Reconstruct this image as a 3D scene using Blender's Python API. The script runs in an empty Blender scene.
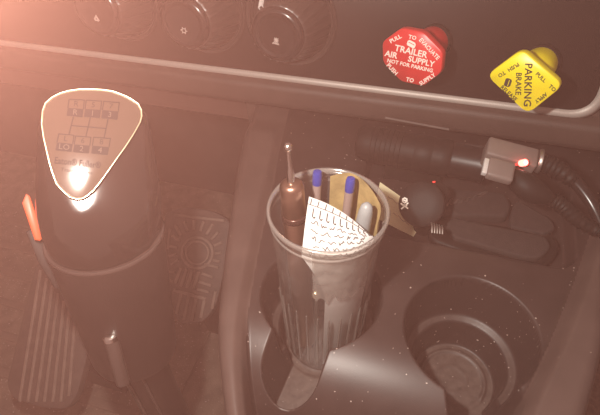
import bpy, bmesh, math, random
import numpy as np
from mathutils import Vector, Matrix
random.seed(7); np.random.seed(7)
R = math.radians
scene = bpy.context.scene
COL = scene.collection

# ------------------------------------------------------------------ camera
YAW, TH, RHO, F = 20.0, 46.0, -4.0, 500.0        # degrees, focal length in pixels of a 600x415 frame
CAM = Vector((0, 0, .66))
def _basis():
    th, rho, M = R(TH), R(RHO), Matrix.Rotation(R(YAW), 3, 'Z')
    fw = M @ Vector((0, math.cos(th), -math.sin(th)))
    r = M @ Vector((1, 0, 0)); u = M @ Vector((0, math.sin(th), math.cos(th)))
    return fw, math.cos(rho)*r + math.sin(rho)*u, -math.sin(rho)*r + math.cos(rho)*u
FW, RT, UP = _basis()
cd = bpy.data.cameras.new('camera'); cam = bpy.data.objects.new('camera', cd); COL.objects.link(cam)
cd.sensor_fit = 'HORIZONTAL'; cd.sensor_width = 36; cd.lens = F/600*36; cd.clip_start = .01
mw = Matrix((RT, UP, -FW)).transposed().to_4x4(); mw.translation = CAM; cam.matrix_world = mw
scene.camera = cam

# ------------------------------------------------------------------ world, lights, exposure
w = bpy.data.worlds.new('world'); scene.world = w; w.use_nodes = True
w.node_tree.nodes['Background'].inputs[0].default_value = (1.0, .62, .52, 1)
w.node_tree.nodes['Background'].inputs[1].default_value = .30
def point(name, loc, power, color, radius):
    l = bpy.data.lights.new(name, 'POINT'); l.energy = power; l.color = color; l.shadow_soft_size = radius
    o = bpy.data.objects.new(name, l); o.location = loc; COL.objects.link(o); return o
# the phone's flash, beside its lens
point('phone_flash', CAM + RT*-.0555 + UP*.0405 + FW*.068, 5.8, (1, .88, .78), .006)
vs = scene.view_settings
vs.view_transform = 'Standard'; vs.look = 'None'; vs.exposure = 0.0; vs.gamma = 1.0; vs.use_curve_mapping = False
scene.cycles.volume_bounces = 0

# ------------------------------------------------------------------ pixel helpers (a pixel gives a direction; depth comes from the thing it touches)
def ray(x, y): return FW + RT*((x-300)/F) - UP*((y-207.5)/F)
def at(x, y, d): return CAM + ray(x, y)*d
def onpl(x, y, p, n):
    v = ray(x, y); n = Vector(n); return CAM + v*(n.dot(Vector(p)-CAM)/n.dot(v))
def onz(x, y, z): return onpl(x, y, (0, 0, z), (0, 0, 1))
def ony(x, y, Y): return onpl(x, y, (0, Y, 0), (0, 1, 0))

# ------------------------------------------------------------------ materials
MATS = {}
def mat(name, col, rough=.5, metal=0, spec=.5, emit=None, estr=0, bump=0, bscale=900, var=0, vscale=60, speck=0,
        speckcol=(.55, .45, .4), coat=0, dust=None):
    m = bpy.data.materials.new(name); m.use_nodes = True; nt = m.node_tree; N = nt.nodes; L = nt.links
    b = N['Principled BSDF']
    b.inputs['Base Color'].default_value = (*col, 1); b.inputs['Roughness'].default_value = rough
    b.inputs['Metallic'].default_value = metal; b.inputs['Specular IOR Level'].default_value = spec
    b.inputs['Coat Weight'].default_value = coat; b.inputs['Coat Roughness'].default_value = .08
    tc = N.new('ShaderNodeTexCoord')
    src = None
    if var:
        n = N.new('ShaderNodeTexNoise'); n.inputs['Scale'].default_value = vscale; n.inputs['Detail'].default_value = 5
        L.new(tc.outputs['Object'], n.inputs['Vector'])
        r = N.new('ShaderNodeValToRGB'); r.color_ramp.elements[0].position = .3; r.color_ramp.elements[1].position = .7
        r.color_ramp.elements[0].color = (*[c*(1-var) for c in col], 1); r.color_ramp.elements[1].color = (*[min(1, c*(1+var)) for c in col], 1)
        L.new(n.outputs['Fac'], r.inputs['Fac']); src = r.outputs['Color']
    if speck:
        v = N.new('ShaderNodeTexNoise'); v.inputs['Scale'].default_value = 420; v.inputs['Detail'].default_value = 1
        L.new(tc.outputs['Object'], v.inputs['Vector'])
        r = N.new('ShaderNodeValToRGB'); r.color_ramp.elements[0].position = 1-speck; r.color_ramp.elements[1].position = 1-speck+.03
        L.new(v.outputs['Fac'], r.inputs['Fac'])
        mx = N.new('ShaderNodeMix'); mx.data_type = 'RGBA'
        L.new(r.outputs['Color'], mx.inputs['Factor'])
        if src: L.new(src, mx.inputs['A'])
        else: mx.inputs['A'].default_value = (*col, 1)
        mx.inputs['B'].default_value = (*speckcol, 1); src = mx.outputs['Result']
    if dust:      # dust settled on level faces, patchy
        g = N.new('ShaderNodeNewGeometry'); sp = N.new('ShaderNodeSeparateXYZ'); L.new(g.outputs['Normal'], sp.inputs[0])
        mr = N.new('ShaderNodeMapRange'); mr.inputs['From Min'].default_value = .80; mr.inputs['From Max'].default_value = .99
        L.new(sp.outputs['Z'], mr.inputs['Value'])
        n = N.new('ShaderNodeTexNoise'); n.inputs['Scale'].default_value = 170; n.inputs['Detail'].default_value = 6
        L.new(tc.outputs['Object'], n.inputs['Vector'])
        m2 = N.new('ShaderNodeMapRange'); m2.inputs['From Min'].default_value = .05; m2.inputs['From Max'].default_value = .80
        L.new(n.outputs['Fac'], m2.inputs['Value'])
        mu = N.new('ShaderNodeMath'); mu.operation = 'MULTIPLY'; L.new(mr.outputs[0], mu.inputs[0]); L.new(m2.outputs[0], mu.inputs[1])
        mx = N.new('ShaderNodeMix'); mx.data_type = 'RGBA'; L.new(mu.outputs[0], mx.inputs['Factor'])
        L.new(src, mx.inputs['A']); mx.inputs['B'].default_value = (*dust, 1); src = mx.outputs['Result']
    if src: L.new(src, b.inputs['Base Color'])
    if bump:
        n = N.new('ShaderNodeTexNoise'); n.inputs['Scale'].default_value = bscale; n.inputs['Detail'].default_value = 3
        L.new(tc.outputs['Object'], n.inputs['Vector'])
        bp = N.new('ShaderNodeBump'); bp.inputs['Strength'].default_value = bump; bp.inputs['Distance'].default_value = .0006
        L.new(n.outputs['Fac'], bp.inputs['Height']); L.new(bp.outputs['Normal'], b.inputs['Normal'])
    if emit: b.inputs['Emission Color'].default_value = (*emit, 1); b.inputs['Emission Strength'].default_value = estr
    MATS[name] = m; return m
def clear_mat(name, tint, gloss_rough=.08, base=.06, edge=.6, milk=0.0, milkcol=(.8, .75, .7)):
    """thin clear plastic: see-through with a fresnel sheen and a little milkiness"""
    m = bpy.data.materials.new(name); m.use_nodes = True; nt = m.node_tree; N = nt.nodes; L = nt.links
    N.remove(N['Principled BSDF']); out = N['Material Output']
    t = N.new('ShaderNodeBsdfTransparent'); t.inputs[0].default_value = (*tint, 1)
    d = N.new('ShaderNodeBsdfDiffuse'); d.inputs[0].default_value = (*milkcol, 1)
    g = N.new('ShaderNodeBsdfGlossy'); g.inputs['Roughness'].default_value = gloss_rough
    a = N.new('ShaderNodeMixShader'); a.inputs[0].default_value = milk; L.new(t.outputs[0], a.inputs[1]); L.new(d.outputs[0], a.inputs[2])
    lw = N.new('ShaderNodeLayerWeight'); lw.inputs['Blend'].default_value = .35
    mr = N.new('ShaderNodeMapRange'); mr.inputs['To Min'].default_value = base; mr.inputs['To Max'].default_value = edge
    L.new(lw.outputs['Facing'], mr.inputs['Value'])
    c = N.new('ShaderNodeMixShader'); L.new(mr.outputs[0], c.inputs[0]); L.new(a.outputs[0], c.inputs[1]); L.new(g.outputs[0], c.inputs[2])
    L.new(c.outputs[0], out.inputs['Surface']); MATS[name] = m; return m

mat('fascia', (.017, .011, .010), .45, spec=.3, bump=.15, bscale=1500)
mat('dash', (.075, .048, .040), .55, bump=.5, bscale=1300, var=.12, vscale=30)
mat('knee', (.11, .058, .048), .6, bump=.3)
mat('trim', (.46, .41, .375), .45, metal=.25, bump=.25, bscale=2500)
mat('console', (.034, .022, .020), .42, bump=.10, bscale=1600, var=.25, vscale=45, speck=.245)
mat('rail', (.085, .056, .049), .45, bump=.15, bscale=1600, var=.15, vscale=40, speck=.20)
mat('dusty', (.034, .022, .020), .45, bump=.10, bscale=1600, speck=.26, dust=(.13, .094, .080))
mat('floor', (.19, .13, .10), .8, bump=.6, bscale=500, var=.35, vscale=45, speck=.3)
mat('carpet', (.20, .13, .105), .95, bump=1.0, bscale=700, var=.3, vscale=250)
mat('mat_ridge', (.175, .118, .092), .75, bump=.4)
mat('firewall', (.050, .032, .027), .8, var=.3, vscale=12)
mat('rubber', (.035, .025, .022), .6, bump=.3)
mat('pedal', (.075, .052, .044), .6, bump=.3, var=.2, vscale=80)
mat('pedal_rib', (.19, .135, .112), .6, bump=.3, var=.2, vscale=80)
mat('knob_black', (.016, .011, .010), .16, coat=.3)
mat('housing', (.014, .009, .008), .40, bump=.2)
mat('ring_edge', (.06, .042, .038), .22, spec=.8)
mat('plate', (.095, .064, .049), .095, metal=.1, spec=.6)
mat('plate_rim', (.55, .46, .30), .3, metal=.5)
mat('print_brown', (.028, .016, .013), .6, spec=.2)
mat('print_tan', (.10, .068, .052), .6, spec=.2)
mat('orange', (.85, .10, .03), .4)
mat('steel', (.72, .68, .64), .22, metal=1)
mat('tongue', (.75, .72, .70), .35, metal=.3)
mat('steel_dull', (.40, .36, .33), .4, metal=.9)
mat('red', (.62, .030, .032), .35, var=.06, vscale=90)
mat('yellow', (1.0, .82, .015), .35, var=.05, vscale=90)
mat('white_print', (.88, .80, .72), .5)
mat('black_print', (.045, .03, .02), .5)
mat('dial', (.045, .031, .027), .30, coat=.15)
mat('dial_cap', (.022, .015, .014), .22, coat=.2)
mat('dial_print', (.55, .46, .42), .4)
mat('dial_mark', (.95, .90, .86), .4)
mat('dial_mark_blue', (.35, .42, .62), .4)
mat('black_soft', (.011, .008, .007), .55, spec=.22, bump=.15)
mat('neck', (.012, .009, .009), .38, spec=.35)
mat('black_gloss', (.012, .009, .009), .26)
mat('fabric', (.030, .021, .019), .85, bump=.9, bscale=1500, var=.2, vscale=200)
mat('usb_grey', (.18, .14, .127), .5, var=.08)
mat('led', (.9, .1, .08), .3, emit=(1, .10, .08), estr=9)
mat('led_core', (1, .8, .75), .3, emit=(1, .75, .65), estr=30)
mat('led_dim', (.7, .04, .03), .3, emit=(1, .05, .04), estr=1.2)
mat('note', (.96, .87, .56), .8, var=.04)
mat('note_ink', (.52, .40, .26), .7)
mat('paper', (.60, .585, .57), .8, var=.04)
mat('paper_ink', (.05, .045, .045), .7)
mat('kraft', (.42, .30, .13), .7, var=.3, vscale=90, bump=.6, bscale=200)
mat('blue_cap', (.03, .05, .30), .3)
mat('pen_body', (.30, .22, .20), .35)
mat('marker', (.30, .315, .32), .4)
mat('gauge_copper', (.46, .28, .21), .30, metal=.95)
mat('gauge_band', (.10, .05, .04), .25, metal=.6)
mat('brass', (.75, .62, .42), .25, metal=.9)
clear_mat('cup_clear', (.96, .95, .94), .13, .05, .55, .07)
clear_mat('cup_rim', (.86, .83, .80), .15, .10, .7, .18)
clear_mat('cellophane', (.93, .91, .88), .2, .12, .6, .40)

# ------------------------------------------------------------------ builders
def thing(name, label, cat, loc, group=None):
    o = bpy.data.objects.new(name, None); COL.objects.link(o); o.location = loc; o.empty_display_size = .01
    o['label'] = label; o['category'] = cat
    if group: o['group'] = group
    return o
def tag(o, label, cat, group=None):
    o['label'] = label; o['category'] = cat
    if group: o['group'] = group
    return o
def org(p):
    v = Vector((0, 0, 0))
    while p: v = v + p.location; p = p.parent
    return v
def mesh(name, verts, faces, m, parent=None, smooth=True, loc=None, label=None, sharp=None):
    """verts in world coordinates; a top-level mesh takes loc as its origin"""
    o0 = org(parent) if parent else Vector(loc or (0, 0, 0))
    me = bpy.data.meshes.new(name)
    me.from_pydata([tuple(Vector(v)-o0) for v in verts], [], faces)
    bm = bmesh.new(); bm.from_mesh(me); bmesh.ops.recalc_face_normals(bm, faces=bm.faces); bm.to_mesh(me); bm.free()
    if smooth:
        me.polygons.foreach_set('use_smooth', [True]*len(me.polygons))
        me.set_sharp_from_angle(angle=R(sharp or 40))
    me.materials.append(MATS[m]); me.update()
    o = bpy.data.objects.new(name, me); COL.objects.link(o)
    if parent: o.parent = parent
    else: o.location = o0
    if label: o['label'] = label
    return o
def bmobj(name, bm, m, parent=None, M=None, smooth=True, loc=None, label=None, sharp=None):
    if M is not None: bm.transform(M)
    bm.verts.ensure_lookup_table(); bm.verts.index_update()
    vs_ = [v.co.copy() for v in bm.verts]; fs = [[v.index for v in f.verts] for f in bm.faces]; bm.free()
    return mesh(name, vs_, fs, m, parent, smooth, loc, label, sharp)
def box_bm(sx, sy, sz, bev=0, seg=3):
    bm = bmesh.new(); bmesh.ops.create_cube(bm, size=1); bmesh.ops.scale(bm, vec=(sx, sy, sz), verts=bm.verts)
    if bev: bmesh.ops.bevel(bm, geom=bm.edges[:], offset=bev, segments=seg, affect='EDGES', profile=.5)
    return bm
def frame(o, z, x):
    """matrix with origin o, local z along z, local x near x"""
    z = Vector(z).normalized(); x = Vector(x); x = (x - z*x.dot(z)).normalized(); y = z.cross(x)
    M = Matrix((x, y, z)).transposed().to_4x4(); M.translation = o; return M
def lathe(name, prof, M, m, parent=None, seg=40, mod=None, caps=(True, True), loc=None, label=None, sharp=None):
    V = []; Fc = []
    for i, (r, z) in enumerate(prof):
        for k in range(seg):
            a = 2*math.pi*k/seg; rr = r*(mod(a, i) if mod else 1)
            V.append(M @ Vector((rr*math.cos(a), rr*math.sin(a), z)))
    n = len(prof)
    for i in range(n-1):
        for k in range(seg):
            k2 = (k+1) % seg; Fc.append((i*seg+k, i*seg+k2, (i+1)*seg+k2, (i+1)*seg+k))
    if caps[0]: Fc.append(tuple(range(seg))[::-1])
    if caps[1]: Fc.append(tuple((n-1)*seg+k for k in range(seg)))
    return mesh(name, V, Fc, m, parent, True, loc, label, sharp)
def loft(name, secs, m, parent=None, caps=(True, True), loc=None, label=None, sharp=None):
    seg = len(secs[0]); V = [p for s in secs for p in s]; Fc = []
    for i in range(len(secs)-1):
        for k in range(seg):
            k2 = (k+1) % seg; Fc.append((i*seg+k, i*seg+k2, (i+1)*seg+k2, (i+1)*seg+k))
    if caps[0]: Fc.append(tuple(range(seg))[::-1])
    if caps[1]: Fc.append(tuple((len(secs)-1)*seg+k for k in range(seg)))
    return mesh(name, V, Fc, m, parent, True, loc, label, sharp)
def spline(pts, n):
    P = [Vector(p) for p in pts]; out = []
    for i in range(len(P)-1):
        p0 = P[max(i-1, 0)]; p1 = P[i]; p2 = P[i+1]; p3 = P[min(i+2, len(P)-1)]
        for k in range(n):
            t = k/n
            out.append(.5*((2*p1)+(p2-p0)*t+(2*p0-5*p1+4*p2-p3)*t*t+(3*p1-p0-3*p2+p3)*t**3))
    out.append(P[-1]); return out
def tube(name, pts, rad, m, parent=None, seg=12, n=8, loc=None, label=None, flat=None):
    """rad: number or function of t; flat=(axis, factor) squashes the section"""
    P = spline(pts, n) if len(pts) > 2 else [Vector(p) for p in pts]
    secs = []; nx = None
    for i, p in enumerate(P):
        t = (P[min(i+1, len(P)-1)]-P[max(i-1, 0)]).normalized()
        if nx is None: nx = t.orthogonal().normalized()
        nx = (nx - t*nx.dot(t)).normalized(); ny = t.cross(nx)
        r = rad(i/(len(P)-1)) if callable(rad) else rad
        secs.append([p + (nx*math.cos(2*math.pi*k/seg)+ny*math.sin(2*math.pi*k/seg))*r for k in range(seg)])
    return loft(name, secs, m, parent, loc=loc, label=label, sharp=60)
def prism(name, pts, n, th, m, parent=None, bev=0, loc=None, label=None, seg=2, sharp=None):
    """flat polygon of world points pushed by th along -n, top edge bevelled"""
    n = Vector(n).normalized(); bm = bmesh.new()
    top = [bm.verts.new(Vector(p)) for p in pts]; bot = [bm.verts.new(Vector(p)-n*th) for p in pts]
    k = len(pts); ft = bm.faces.new(top); bm.faces.new(bot[::-1])
    for i in range(k): bm.faces.new((top[i], bot[i], bot[(i+1) % k], top[(i+1) % k]))
    if bev:
        bm.normal_update()
        bmesh.ops.bevel(bm, geom=list(ft.edges), offset=bev, segments=seg, affect='EDGES', profile=.5, clamp_overlap=True)
    return bmobj(name, bm, m, parent, loc=loc, label=label, sharp=sharp)
def rpoly(pts, rad, n=5):
    """round the corners of a 2D polygon"""
    out = []
    for i in range(len(pts)):
        p0, p, p1 = Vector(pts[i-1]), Vector(pts[i]), Vector(pts[(i+1) % len(pts)])
        r_ = min(rad, (p-p0).length*.45, (p1-p).length*.45)
        a = p+(p0-p).normalized()*r_; b = p+(p1-p).normalized()*r_
        for k in range(n+1):
            t = k/n; out.append((1-t)**2*a+2*t*(1-t)*p+t*t*b)
    return out
def text(name, s, size, M, m, parent, thick=.00025, bold=0.0, spacing=1.0, xscale=1.0):
    c = bpy.data.curves.new(name, 'FONT'); c.body = s; c.size = size; c.align_x = 'CENTER'; c.align_y = 'CENTER'
    c.extrude = thick/2; c.offset = bold; c.space_character = spacing; c.resolution_u = 2
    o = bpy.data.objects.new(name+'_tmp', c); COL.objects.link(o)
    bpy.context.view_layer.update()
    me = bpy.data.meshes.new_from_object(o.evaluated_get(bpy.context.evaluated_depsgraph_get()))
    V = [(M(v.co.x*xscale, v.co.y, v.co.z) if callable(M) else M @ Vector((v.co.x*xscale, v.co.y, v.co.z))) for v in me.vertices]; Fc = [tuple(p.vertices) for p in me.polygons]
    bpy.data.objects.remove(o); bpy.data.curves.remove(c); bpy.data.meshes.remove(me)
    return mesh(name, V, Fc, m, parent, smooth=False)
def stroke(name, strokes, wd, M, m, parent, thick=.0003, label=None):
    """pen strokes: 2D polylines in the local frame M, as thin flat ribbons joined into one mark"""
    V = []; Fc = []
    for s in strokes:
        for (x0, y0), (x1, y1) in zip(s, s[1:]):
            d = Vector((x1-x0, y1-y0)); L = d.length
            if L < 1e-9: continue
            d /= L; nx = Vector((-d.y, d.x))*wd/2; e = d*wd*.3; b = len(V)
            for q in ((Vector((x0, y0))-e+nx), (Vector((x0, y0))-e-nx), (Vector((x1, y1))+e-nx), (Vector((x1, y1))+e+nx)):
                V.append(M @ Vector((q.x, q.y, thick))); V.append(M @ Vector((q.x, q.y, 0)))
            Fc += [(b, b+2, b+4, b+6), (b, b+1, b+3, b+2), (b+2, b+3, b+5, b+4), (b+4, b+5, b+7, b+6), (b+6, b+7, b+1, b)]
    return mesh(name, V, Fc, m, parent, smooth=False, label=label)
def circle_pts(cx, cy, r, n=20, a0=0, a1=2*math.pi):
    return [(cx+r*math.cos(a0+(a1-a0)*k/n), cy+r*math.sin(a0+(a1-a0)*k/n)) for k in range(n+1)]

# ------------------------------------------------------------------ setting: floor, toe board
def plane(name, pts, m, kind='structure', th=.02, n=(0, 0, 1)):
    o = prism(name, pts, n, th, m); o['kind'] = kind; return o
fl = plane('floor', [(-1.1, -.5, 0), (.7, -.5, 0), (.7, .64, 0), (-1.1, .64, 0)], 'floor')
wf = plane('wall_front', [(-1.1, .60, 0), (.7, .60, 0), (.7, .78, .9), (-1.1, .78, .9)], 'firewall', n=(0, -.98, .196))

wl_ = plane('wall_left', [(-1.0, -.5, 0), (-1.0, .64, 0), (-1.0, .78, .9), (-1.0, -.5, .9)], 'firewall', n=(1, 0, 0))
# ------------------------------------------------------------------ dashboard
DB = thing('dashboard', 'dark brown truck dashboard with silver trim line and flat control panel', 'dashboard', (-.2, .42, .36))
def extrude_x(name, prof, x0, x1, m, parent, label=None, sharp=30):
    V = []; n = len(prof)
    xs = [x0, x1]
    for x in xs:
        for (y, z) in prof: V.append((x, y, z))
    Fc = [(i, (i+1) % n, n+(i+1) % n, n+i) for i in range(n)] + [tuple(range(n))[::-1], tuple(range(n, 2*n))]
    return mesh(name, V, Fc, m, parent, sharp=sharp, label=label)
LEAN = math.tan(R(5))
def fy(z): return .394 + (z-.405)*LEAN
def arc2(cy, cz, r, a0, a1, n): return [(cy+r*math.cos(R(a0+(a1-a0)*k/n)), cz+r*math.sin(R(a0+(a1-a0)*k/n))) for k in range(n+1)]
prof = [(.52, .372), (.402, .372)] + arc2(.3915, .3820, .0095, 250, 180, 4) + arc2(.388, .3945, .0060, 180, 110, 3) + [(fy(.402)+.0015, .402), (fy(.62)+.0015, .62), (.52, .62)]
extrude_x('dash_shell', prof, -.85, .34, 'dash', DB)
# knee panel below the lip, left of the console
extrude_x('knee_panel', [(.412, .376), (.416, .330), (.424, .322), (.52, .322), (.52, .376)], -.85, -.205, 'knee', DB)
extrude_x('back_wall', [(.4055, .376), (.4055, .30), (.52, .30), (.52, .376)], -.20, .34, 'dash', DB)
# fascia: rounded slab let into the shell
FN = Vector((0, -math.cos(R(5)), math.sin(R(5))))
def fas3(x, z, out=0): return Vector((x, fy(z), z)) + FN*out
FX1, FZ0, FZ1 = .1165, .4065, .4965
fout = rpoly([(-.84, FZ0), (FX1, FZ0), (FX1-.004, FZ1), (-.84, FZ1)], .020, 8)
prism('fascia_panel', [fas3(p[0], p[1], .0015) for p in fout], FN, .006, 'fascia', DB, bev=.0008)
# silver trim: band following the fascia outline
def band(name, inner, outer, o_in, o_out, m, parent):
    n = len(inner); V = []; Fc = []
    for i in range(n):
        a = inner[i]; b = outer[i]; c = (Vector(a)+Vector(b))/2
        V += [fas3(a[0], a[1], -.002), fas3(a[0], a[1], o_in), fas3(c[0], c[1], o_out), fas3(b[0], b[1], o_in*.6), fas3(b[0], b[1], -.004)]
    for i in range(n):
        j = (i+1) % n
        for k in range(4): Fc.append((i*5+k, j*5+k, j*5+k+1, i*5+k+1))
    return mesh(name, V, Fc, m, parent, sharp=70)
TW = .0078
fo2 = rpoly([(-.84-TW, FZ0-TW), (FX1+TW, FZ0-TW), (FX1-.004+TW, FZ1+TW), (-.84-TW, FZ1+TW)], .020+TW*.6, 8)
band('silver_trim', fout, fo2, .0022, .0042, 'trim', DB)
# thin bright edge strip under the lip behind the charger barrel
q0 = ony(385, 118.5, .3815); q1 = ony(449, 130.5, .3815)
prism('edge_strip', [q0, q1, q1+Vector((0, .0003, .0016)), q0+Vector((0, .0003, .0016))], (0, -1, 0), .002, 'usb_grey', DB)

# ------------------------------------------------------------------ console (height field split into parts)
D = .36
def interp(y, tab):
    ys = [t[0] for t in tab]; return np.interp(y, ys, [t[1] for t in tab])
XL = [(.03, -.052), (.06, -.070), (.096, -.092), (.147, -.120), (.22, -.144), (.331, -.176), (.405, -.192)]
XR = [(.03, .066), (.06, .075), (.10, .088), (.155, .106), (.225, .126), (.31, .150), (.405, .172)]
RWL = [(.03, .018), (.10, .015), (.175, .022), (.31, .036), (.405, .040)]      # rail widths
RWR = [(.03, .040), (.137, .036), (.213, .032), (.31, .040), (.405, .046)]
_in = [onz(x, y, .368) for x, y in ((516, 410), (535, 374), (552, 338), (576, 280), (592, 230))]
_ou = [onz(x, y, .362) for x, y in ((584, 415), (600, 355))]
XI = [(.03, _in[0].x-.030)] + [(p.y, p.x) for p in _in] + [(.405, _in[-1].x+.028)]
_sl = (_ou[1].x-_ou[0].x)/(_ou[1].y-_ou[0].y)
XR = [(.03, _ou[0].x-_sl*(_ou[0].y-.03))] + [(p.y, p.x) for p in _ou] + [(.405, _ou[1].x+_sl*.5*(.405-_ou[1].y))]
RWR = [(y, float(np.interp(y, [q[0] for q in XR], [q[1] for q in XR])-np.interp(y, [q[0] for q in XI], [q[1] for q in XI]))) for y in np.linspace(.03, .405, 16)]
NX, NY = 330, 370
ys = np.linspace(.03, .405, NY); ss = np.linspace(0, 1, NX)
def smooth_tab(tab):
    yy = interp(ys, tab); k = np.ones(41)/41
    return np.convolve(np.pad(yy, 20, mode='reflect', reflect_type='odd'), k, mode='valid')
xl, xr, rwl, rwr = map(smooth_tab, (XL, XR, RWL, RWR))
X = xl[:, None] + (xr-xl)[:, None]*ss[None, :]; Y = np.repeat(ys[:, None], NX, 1)
def sst(a, b, x):
    t = np.clip((x-a)/(b-a), 0, 1); return t*t*(3-2*t)
dl = X - xl[:, None]; dr = xr[:, None] - X
Z = np.full_like(X, D)
# front of the console rolls down between the side rails
t = np.clip(.172-Y, 0, .058); Z = Z - (.062-np.sqrt(.062**2-t**2))
# tray at the back
def rbox(cx, cy, hx, hy, r):
    qx = np.abs(X-cx)-hx+r; qy = np.abs(Y-cy)-hy+r
    return np.hypot(np.maximum(qx, 0), np.maximum(qy, 0))+np.minimum(np.maximum(qx, qy), 0)-r
tray = rbox(.028, .325, .084, .062, .014)
Z = Z - .012*sst(.002, -.003, tray)
# wells
HR = (.0440, .1925); HL = (-.0600, .1960); RAD = .0435
def well(cx, cy):
    r = np.hypot(X-cx, Y-cy)
    z = np.full_like(X, .2880)
    z += .0016*np.exp(-((r-.0235)/.0012)**2) + .0012*np.exp(-((r-.0105)/.0010)**2)
    z += (.3155-.2880)*sst(.0305, .0330, r) + .0025*sst(.033, .0395, r)
    wall = .318 + (D+.004-.318)*sst(.0395, RAD+.0005, r)
    z = np.where(r > .0395, wall, z)
    return r, z
rR, zR = well(*HR); rL, zL = well(*HL)
def slot(c, e, half, z0):
    """round-ended slot from the well centre c towards e"""
    c = np.array(c[:2]); e = np.array(e[:2]); d = e-c; L2 = d@d
    t = np.clip(((X-c[0])*d[0]+(Y-c[1])*d[1])/L2, 0, 1)
    q = np.hypot(X-c[0]-t*d[0], Y-c[1]-t*d[1])-half
    return z0 + (D+.004-z0)*sst(-.001, .0050, q), q
eR_ = onz(457, 402, .289); eR_ = Vector((HR[0], HR[1], 0)) + (eR_-Vector((HR[0], HR[1], .289)))*3.0
eL_ = onz(291, 372, .345)
nR, dR = slot(HR, eR_, .0180, .2885); nL, dL = slot(HL, eL_, .0160, .2885)
vR = vL = np.full_like(X, -1.0)
Zi = np.minimum(np.minimum(Z, np.minimum(zR, zL)), np.minimum(nR, nL))
# rails
hl = .007*(1-sst(.35, .385, Y))*sst(rwl[:, None]+.002, rwl[:, None]-.008, dl); hr = .013*(1-sst(.35, .385, Y))*sst(rwr[:, None]+.002, rwr[:, None]-.010, dr)
railz = D + hl + hr
wl = sst(rwl[:, None]+.003, rwl[:, None]-.002, dl); wr = sst(rwr[:, None]+.003, rwr[:, None]-.003, dr)
wm = np.maximum(wl, wr)
Zi = Zi*(1-wm) + railz*wm
# rounded outer shoulders
sh = np.minimum(dl, dr); tt = np.clip(.009-sh, 0, .009); Zi = Zi - (.009-np.sqrt(np.maximum(.009**2-tt**2, 0)))
for _ in range(2):
    P = np.pad(Zi, 1, mode='edge'); Zi = (P[1:-1, 1:-1]*4+P[:-2, 1:-1]+P[2:, 1:-1]+P[1:-1, :-2]+P[1:-1, 2:])/8
CN = thing('center_console', 'dark plastic floor console with two stepped cup holders and raised side rails', 'console', (0, .22, 0))
reg = np.zeros((NY, NX), int)
reg[(rR < .0425) | ((dR < .006) & (vR < 0) & (Zi < .345))] = 1
reg[(rL < .0425) | ((dL < .006) & (vL < 0) & (Zi < .345))] = 2
reg[(wl > .5)] = 3; reg[(wr > .5)] = 4
rq = reg[:-1, :-1]
I = np.arange(NY*NX).reshape(NY, NX)
quads = np.stack([I[:-1, :-1], I[:-1, 1:], I[1:, 1:], I[1:, :-1]], -1).reshape(-1, 4); rf = rq.reshape(-1)
PTS = np.stack([X, Y, Zi], -1).reshape(-1, 3)
def submesh(name, fsel, m, parent, label=None):
    q = quads[fsel]; used, inv = np.unique(q, return_inverse=True); q = inv.reshape(-1, 4)
    o0 = org(parent); me = bpy.data.meshes.new(name)
    me.from_pydata((PTS[used]-np.array(o0)).tolist(), [], q.tolist())
    me.polygons.foreach_set('use_smooth', [True]*len(me.polygons)); me.materials.append(MATS[m]); me.update()
    o = bpy.data.objects.new(name, me); COL.objects.link(o); o.parent = parent
    if label: o['label'] = label
    return o
submesh('deck', rf == 0, 'console', CN)
submesh('cup_well', rf == 1, 'dusty', CN, 'dusty stepped cup well, empty')
submesh('cup_well', rf == 2, 'dusty', CN, 'dusty cup well holding the clear tumbler')
submesh('side_rail', rf == 3, 'rail', CN); submesh('side_rail', rf == 4, 'rail', CN)
# outer skirts down to the floor and front wall
for nm, col in (('side_panel', 0), ('side_panel', NX-1)):
    V = []; Fc = []
    sgn = -1 if col == 0 else 1
    for i in range(0, NY, 6):
        p = PTS[I[i, col]]
        V += [tuple(p), (p[0]+sgn*.002, p[1], p[2]-.02), (p[0]-sgn*.01, p[1], 0)]
    n = len(V)//3
    for i in range(n-1):
        for k in range(2): Fc.append((i*3+k, i*3+k+1, i*3+k+4, i*3+k+3))
    mesh(nm, V, Fc, 'console', CN)
V = []; Fc = []
for j in range(0, NX, 5): p = PTS[I[0, j]]; V += [tuple(p), (p[0], p[1]+.006, 0)]
for i in range(len(V)//2-1): Fc.append((i*2, i*2+1, i*2+3, i*2+2))
mesh('front_panel', V, Fc, 'console', CN)
def ground(x, y):
    """height of the console top at x, y"""
    i = int(round((y-ys[0])/(ys[1]-ys[0]))); i = min(max(i, 0), NY-1)
    s = (x-xl[i])/(xr[i]-xl[i]); return float(Zi[i, min(max(int(round(s*(NX-1))), 0), NX-1)])

# carpeted tunnel right of the console
tun = [(float(np.interp(y, ys, xr))+.006, float(y), .30) for y in np.linspace(.03, .395, 12)] + [(.60, .395, .30), (.60, -.30, .30), (.10, -.30, .30)]
tn = prism('trim_1', tun, (0, 0, 1), .299, 'carpet', bev=.008); tn['kind'] = 'structure'
# ribbed rubber mat under the pedals
FM = thing('floor_mat', 'worn brown rubber floor mat with raised ribs under the pedals', 'floor mat', (-.52, .22, 0))
prism('mat_sheet', [(p[0], p[1], .006) for p in rpoly([(-.80, -.02), (-.27, -.02), (-.27, .46), (-.80, .46)], .04, 6)], (0, 0, 1), .0055, 'floor', FM, bev=.002)
for i in range(9):
    y0 = .02+.05*i
    prism('mat_rib', [(-.76, y0, .0085), (-.31, y0, .0085), (-.31, y0+.012, .0085), (-.76, y0+.012, .0085)], (0, 0, 1), .003, 'mat_ridge', FM, bev=.001)

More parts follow.
